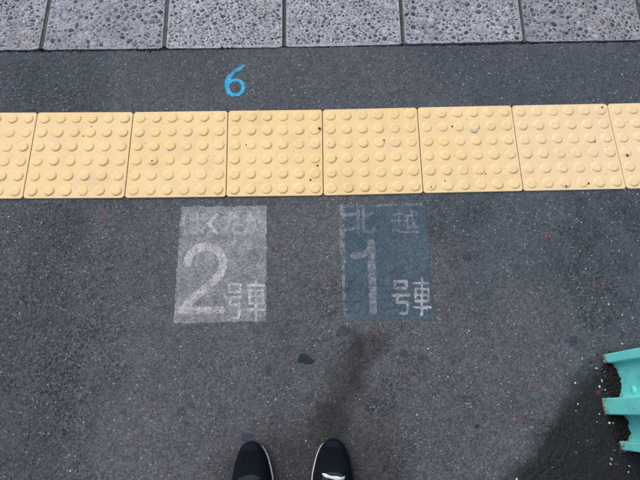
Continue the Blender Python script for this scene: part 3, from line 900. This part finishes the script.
T = [0, .003, .008, .015, .025, .04, .06, .085, .11, .14, .17, .20, .23, .255, .27, .276]
WI = [.005, .0145, .0212, .0275, .0335, .0393, .0440, .0485, .0490, .0455, .0405, .0360, .0335, .0300, .0210, .010]   # half width, inner side
WO = [.005, .0138, .0203, .0264, .0322, .0384, .0438, .0495, .0515, .0490, .0430, .0370, .0335, .0300, .0210, .010]   # outer side
HT = [.032, .040, .046, .050, .053, .056, .060, .070, .084, .098, .100, .096, .094, .096, .094, .090]
def curve_at(arr, t): return float(np.interp(t, T, arr))
def shoe(tip, yaw, inner, label):
    """inner = +1 when the inner side of the foot faces +x"""
    root = empty('shoe')
    root.parent = person
    root.matrix_parent_inverse = Matrix.Translation(-person.location)
    root['label'] = label
    root.location = (tip[0], tip[1], 0)
    root.rotation_euler = (0, 0, yaw)
    tt = np.concatenate([np.linspace(0, .02, 8)[:-1], np.linspace(.02, .276, 40)])
    def side(t, s):          # half width on side s (+1 = +x)
        return curve_at(WI if s == inner else WO, t)
    # sole and midsole: outline extruded, a slight spring at the toe
    def outline(grow):
        R_ = [(side(t, 1) + grow, -t) for t in tt]; L_ = [(-side(t, -1) - grow, -t) for t in tt]
        pts = [(0, grow + .001)] + R_ + [(0, -.276 - grow)] + L_[::-1]
        return pts
    def slab(z0, z1, grow, name, mat):
        ol = outline(grow)
        bm = bmesh.new()
        def spring(y): return .012 * max(0, 1 - (-y) / .06) ** 2
        lo = [bm.verts.new((x, y, z0 + spring(y))) for x, y in ol]; hi = [bm.verts.new((x * .985, y, z1 + spring(y) * .6)) for x, y in ol]
        n = len(ol)
        bm.faces.new(hi); bm.faces.new(lo[::-1])
        for i in range(n): bm.faces.new((lo[i], lo[(i + 1) % n], hi[(i + 1) % n], hi[i]))
        return link(name, bm_mesh(name, bm), mat, root)
    slab(.0005, .010, -.0005, 'outsole', M_SOLE)
    slab(.0102, .026, .0012, 'midsole', M_SOLE)
    # white rim line along the inner side, a little proud of the midsole
    def rimline(s, ta, tb, wd, name):
        bm = bmesh.new(); rows = []
        for t in np.linspace(ta, tb, 40):
            k_ = math.sin(math.pi * (t - ta) / (tb - ta)) ** .5
            dirx = s
            x = s * (side(t, s) + .0012); y = -t
            dt = .002
            nx_ = Vector((s * 1.0, (side(t + dt, s) - side(t - dt if t > dt else 0, s)) / (2 * dt) if t > dt else .6)).normalized()
            sp = .012 * max(0, 1 - t / .06) ** 2
            a0 = Vector((x, y)) + nx_ * .0002; a1 = Vector((x, y)) + nx_ * (wd * k_ + .0004)
            rows.append([bm.verts.new((a0.x, a0.y, .0262 + sp * .6)), bm.verts.new((a1.x, a1.y, .0245 + sp * .6)), bm.verts.new((a1.x, a1.y, .013 + sp)), bm.verts.new((a0.x, a0.y, .013 + sp))])
        for a, b in zip(rows[:-1], rows[1:]):
            for i in range(4): bm.faces.new((a[i], a[(i + 1) % 4], b[(i + 1) % 4], b[i]))
        bm.faces.new(rows[0]); bm.faces.new(rows[-1])
        return link(name, bm_mesh(name, bm, False), M_WHITE, root)
    rimline(inner, .012, .150, .0020, 'white_rim')
    # upper: lofted half-rounds
    bm = bmesh.new(); rings = []
    NA = 22
    for t in tt:
        wl, wr, h = side(t, -1), side(t, 1), curve_at(HT, t)
        z0 = .0245 + .012 * max(0, 1 - t / .06) ** 2 * .6
        ring = []
        for k_ in range(NA + 1):
            a = math.pi * k_ / NA
            cx_ = math.cos(a); sz = math.sin(a)
            ww = wr if cx_ > 0 else wl
            p = .80
            xx = math.copysign(abs(cx_) ** p, cx_) * (ww - .0015)
            if t > .10: xx *= 1 - .35 * min(1, (t - .10) / .08) * sz ** 2
            ring.append(bm.verts.new((xx, -t, z0 + (h - z0 + .004) * sz ** .78 if sz > 0 else z0)))
        rings.append(ring)
    for a, b in zip(rings[:-1], rings[1:]):
        for k_ in range(NA): bm.faces.new((a[k_], a[k_ + 1], b[k_ + 1], b[k_]))
    bm.faces.new(rings[0]); bm.faces.new(rings[-1][::-1])
    link('upper', bm_mesh('upper', bm, True), M_UP, root)
    def over(t, u, lift):   # point on the upper: u -1..1 across
        wl, wr, h = side(t, -1), side(t, 1), curve_at(HT, t)
        z0 = .0245 + .012 * max(0, 1 - t / .06) ** 2 * .6
        a = math.pi / 2 - u * math.pi / 2
        cx_, sz = math.cos(a), math.sin(a)
        ww = wr if cx_ > 0 else wl
        xx = math.copysign(abs(cx_) ** .80, cx_) * (ww - .0015)
        if t > .10: xx *= 1 - .35 * min(1, (t - .10) / .08) * sz ** 2
        return Vector((xx, -t, z0 + (h - z0 + .004) * max(sz, 0) ** .78 + lift))
    def patch(name, fn, nu, nv, mat, lift):
        bm = bmesh.new(); g_ = []
        for i in range(nv):
            row = []
            for j in range(nu):
                t, u = fn(j / (nu - 1), i / (nv - 1))
                edge_ = min(1, 6 * min(j / (nu - 1), 1 - j / (nu - 1), i / (nv - 1), 1 - i / (nv - 1)) + .0)
                row.append(bm.verts.new(over(t, u, lift * edge_ - .0006 * (1 - edge_))))
            g_.append(row)
        for i in range(nv - 1):
            for j in range(nu - 1): bm.faces.new((g_[i][j], g_[i][j + 1], g_[i + 1][j + 1], g_[i + 1][j]))
        return link(name, bm_mesh(name, bm, True), mat, root)
    # throat and tongue begin about 8 cm behind the toe
    patch('throat_trim', lambda u, v: (.069 + .114 * v + .010 * (2 * u - 1) ** 2, (2 * u - 1) * (.34 + .06 * v)), 21, 22, M_TONG, .0022)
    patch('toe_overlay', lambda u, v: (.004 + .016 * v, (2 * u - 1) * .55), 15, 8, M_TOE, .0006)
    for n_, t0 in enumerate((.0815, .098, .113, .130, .147, .163)):
        bm = bmesh.new(); prev = None; N_ = 14
        for k_ in range(N_ + 1):
            u = -0.36 + .72 * k_ / N_
            c_ = over(t0 + .004 * math.sin(u * 5 + n_ * 1.3 + .8), u, .0045 - .008 * max(0, abs(u) - .27) / .09)
            r_ = .0040 * (1 - .35 * max(0, abs(u) - .2) / .16) + .0008 * math.sin(u * 23)
            ring = [bm.verts.new(c_ + Vector((0, r_ * math.cos(q), .0016 * math.sin(q)))) for q in np.linspace(0, 2 * math.pi, 9)[:-1]]
            if prev:
                for q in range(8): bm.faces.new((prev[q], prev[(q + 1) % 8], ring[(q + 1) % 8], ring[q]))
            else:
                bm.faces.new(ring)
            prev = ring
        bm.faces.new(prev)
        link('lace', bm_mesh('lace', bm, True), M_LACE if inner == -1 else M_TONG, root)
    return root
tipL = px(250.5, 441.5, .035); tipR = px(334.0, 438.5, .035)
shoe(tipL, math.radians(3), 1, 'dark navy trainer with plain dark laces')
shoe(tipR, math.radians(-3), -1, 'dark navy trainer with a pale lace')

def skin(name, verts, edges, radii, root_i, sub=2):
    me = bpy.data.meshes.new(name)
    me.from_pydata([tuple(v) for v in verts], edges, [])
    o = bpy.data.objects.new(name, me); COL.objects.link(o)
    md = o.modifiers.new('skin', 'SKIN')
    md.use_smooth_shade = True
    lay = me.skin_vertices[0].data
    for i, r in enumerate(radii):
        lay[i].radius = r if isinstance(r, tuple) else (r, r)
        lay[i].use_root = (i == root_i)
    sb = o.modifiers.new('sub', 'SUBSURF'); sb.levels = sub; sb.render_levels = sub
    dg = bpy.context.evaluated_depsgraph_get()
    m2 = bpy.data.meshes.new_from_object(o.evaluated_get(dg))
    bpy.data.objects.remove(o)
    m2.name = name
    return m2
Lx, Rx = tipL[0], tipR[0]
yh = tipL[1] - .205           # ankle line
V, E_, Rd = [], [], []
def add(p, r, frm=None):
    V.append(p); Rd.append(r)
    if frm is not None: E_.append((frm, len(V) - 1))
    return len(V) - 1
cx = (Lx + Rx) / 2
pel = add((cx, yh - .01, .93), (.155, .115))
for sx, fx_ in ((-1, Lx), (1, Rx)):
    hip = add((cx + sx * .085, yh - .01, .86), .095, pel)
    th_ = add((cx + sx * .092, yh, .68), .083, hip)
    kn = add((cx + sx * .098, yh + .012, .485), .066, th_)
    cf = add((fx_ - sx * .004, yh - .012, .33), .062, kn)
    an = add((fx_, yh - .004, .105), .054, cf)
wa = add((cx, yh - .005, 1.06), (.145, .105), pel)
ch = add((cx, yh - .01, 1.24), (.165, .12), wa)
sh = add((cx, yh - .02, 1.38), (.13, .09), ch)
nk = add((cx, yh - .015, 1.455), .052, sh)
hd0 = add((cx, yh + .005, 1.53), (.066, .075), nk)
hd1 = add((cx, yh + .012, 1.60), (.076, .092), hd0)
hd2 = add((cx, yh + .004, 1.66), (.062, .080), hd1)
for sx in (-1, 1):
    so = add((cx + sx * .175, yh - .02, 1.365), .062, sh)
    el = add((cx + sx * .235, yh - .04, 1.10), .046, so)
    wr = add((cx + sx * .245, yh + .02, .865), .030, el)
    pm = add((cx + sx * .245, yh + .035, .80), (.020, .036), wr)
    for fi, (oy, ln) in enumerate(((-.028, .060), (-.010, .075), (.010, .080), (.028, .070))):
        a = add((cx + sx * .246, yh + .038 + oy, .765), .0095, pm)
        b = add((cx + sx * .243, yh + .042 + oy, .765 - ln * .5), .0088, a)
        c_ = add((cx + sx * .234, yh + .044 + oy, .765 - ln * .95), .0075, b)
    a = add((cx + sx * .236, yh + .072, .80), .0105, pm)
    b = add((cx + sx * .230, yh + .088, .765), .009, a)
bme = skin('body', V, E_, Rd, pel, 2)
M_TR = mesh_fabric_mat('charcoal_trousers', (.02, .021, .024), (.028, .029, .033))
M_JK = mesh_fabric_mat('dark_jacket', (.030, .034, .042), (.040, .044, .052))
M_SKIN = plain_mat('skin', (.50, .32, .24), .55, .4, .08, 40, .1, 500)
for m_ in (M_TR, M_JK, M_SKIN): bme.materials.append(m_)
for p in bme.polygons:
    z = p.center.z; dx_ = abs(p.center.x - cx)
    p.material_index = 2 if (z > 1.45 or (dx_ > .19 and z < .875)) else (0 if (z < .92 and dx_ < .21) else 1)
o = link('body', bme, None, person); o.matrix_parent_inverse = Matrix.Translation(-person.location)
# hair, eyes, nose, mouth, ears
bm = bmesh.new(); bmesh.ops.create_uvsphere(bm, u_segments=24, v_segments=16, radius=1)
for v in bm.verts:
    v.co = Vector((v.co.x * .088, v.co.y * .104, v.co.z * .088)) * (1 + .03 * mnoise.noise(v.co * 6))
bmesh.ops.delete(bm, geom=[v for v in bm.verts if v.co.z < -.02 + .06 * (1 if v.co.y > .03 else 0) - (.03 if v.co.y < -.04 else 0)], context='VERTS')
o = link('hair', bm_mesh('hair', bm, True), plain_mat('black_hair', (.012, .010, .009), .5, .4, .4, 200, .6, 400), person)
o.location = (cx + .09, yh - .004 + .90, 1.642)
def face_bit(name, loc, sc, mat):
    bm = bmesh.new(); bmesh.ops.create_uvsphere(bm, u_segments=12, v_segments=8, radius=1)
    for v in bm.verts: v.co = Vector((v.co.x * sc[0], v.co.y * sc[1], v.co.z * sc[2]))
    o = link(name, bm_mesh(name, bm, True), mat, person)
    o.location = (cx + .09 + loc[0], yh + .90 + loc[1], loc[2])
M_EYE = plain_mat('dark_eye', (.03, .02, .015), .2, .5, .1, 50, 0)
M_LIP = plain_mat('lip', (.42, .19, .16), .5, .4, .1, 50, 0)
for sx in (-1, 1):
    face_bit('eye', (sx * .030, .082, 1.595), (.013, .009, .006), M_EYE)
    face_bit('ear', (sx * .076, .006, 1.575), (.010, .020, .030), M_SKIN)
face_bit('nose', (0, .098, 1.568), (.014, .016, .022), M_SKIN)
face_bit('mouth', (0, .080, 1.532), (.024, .010, .006), M_LIP)
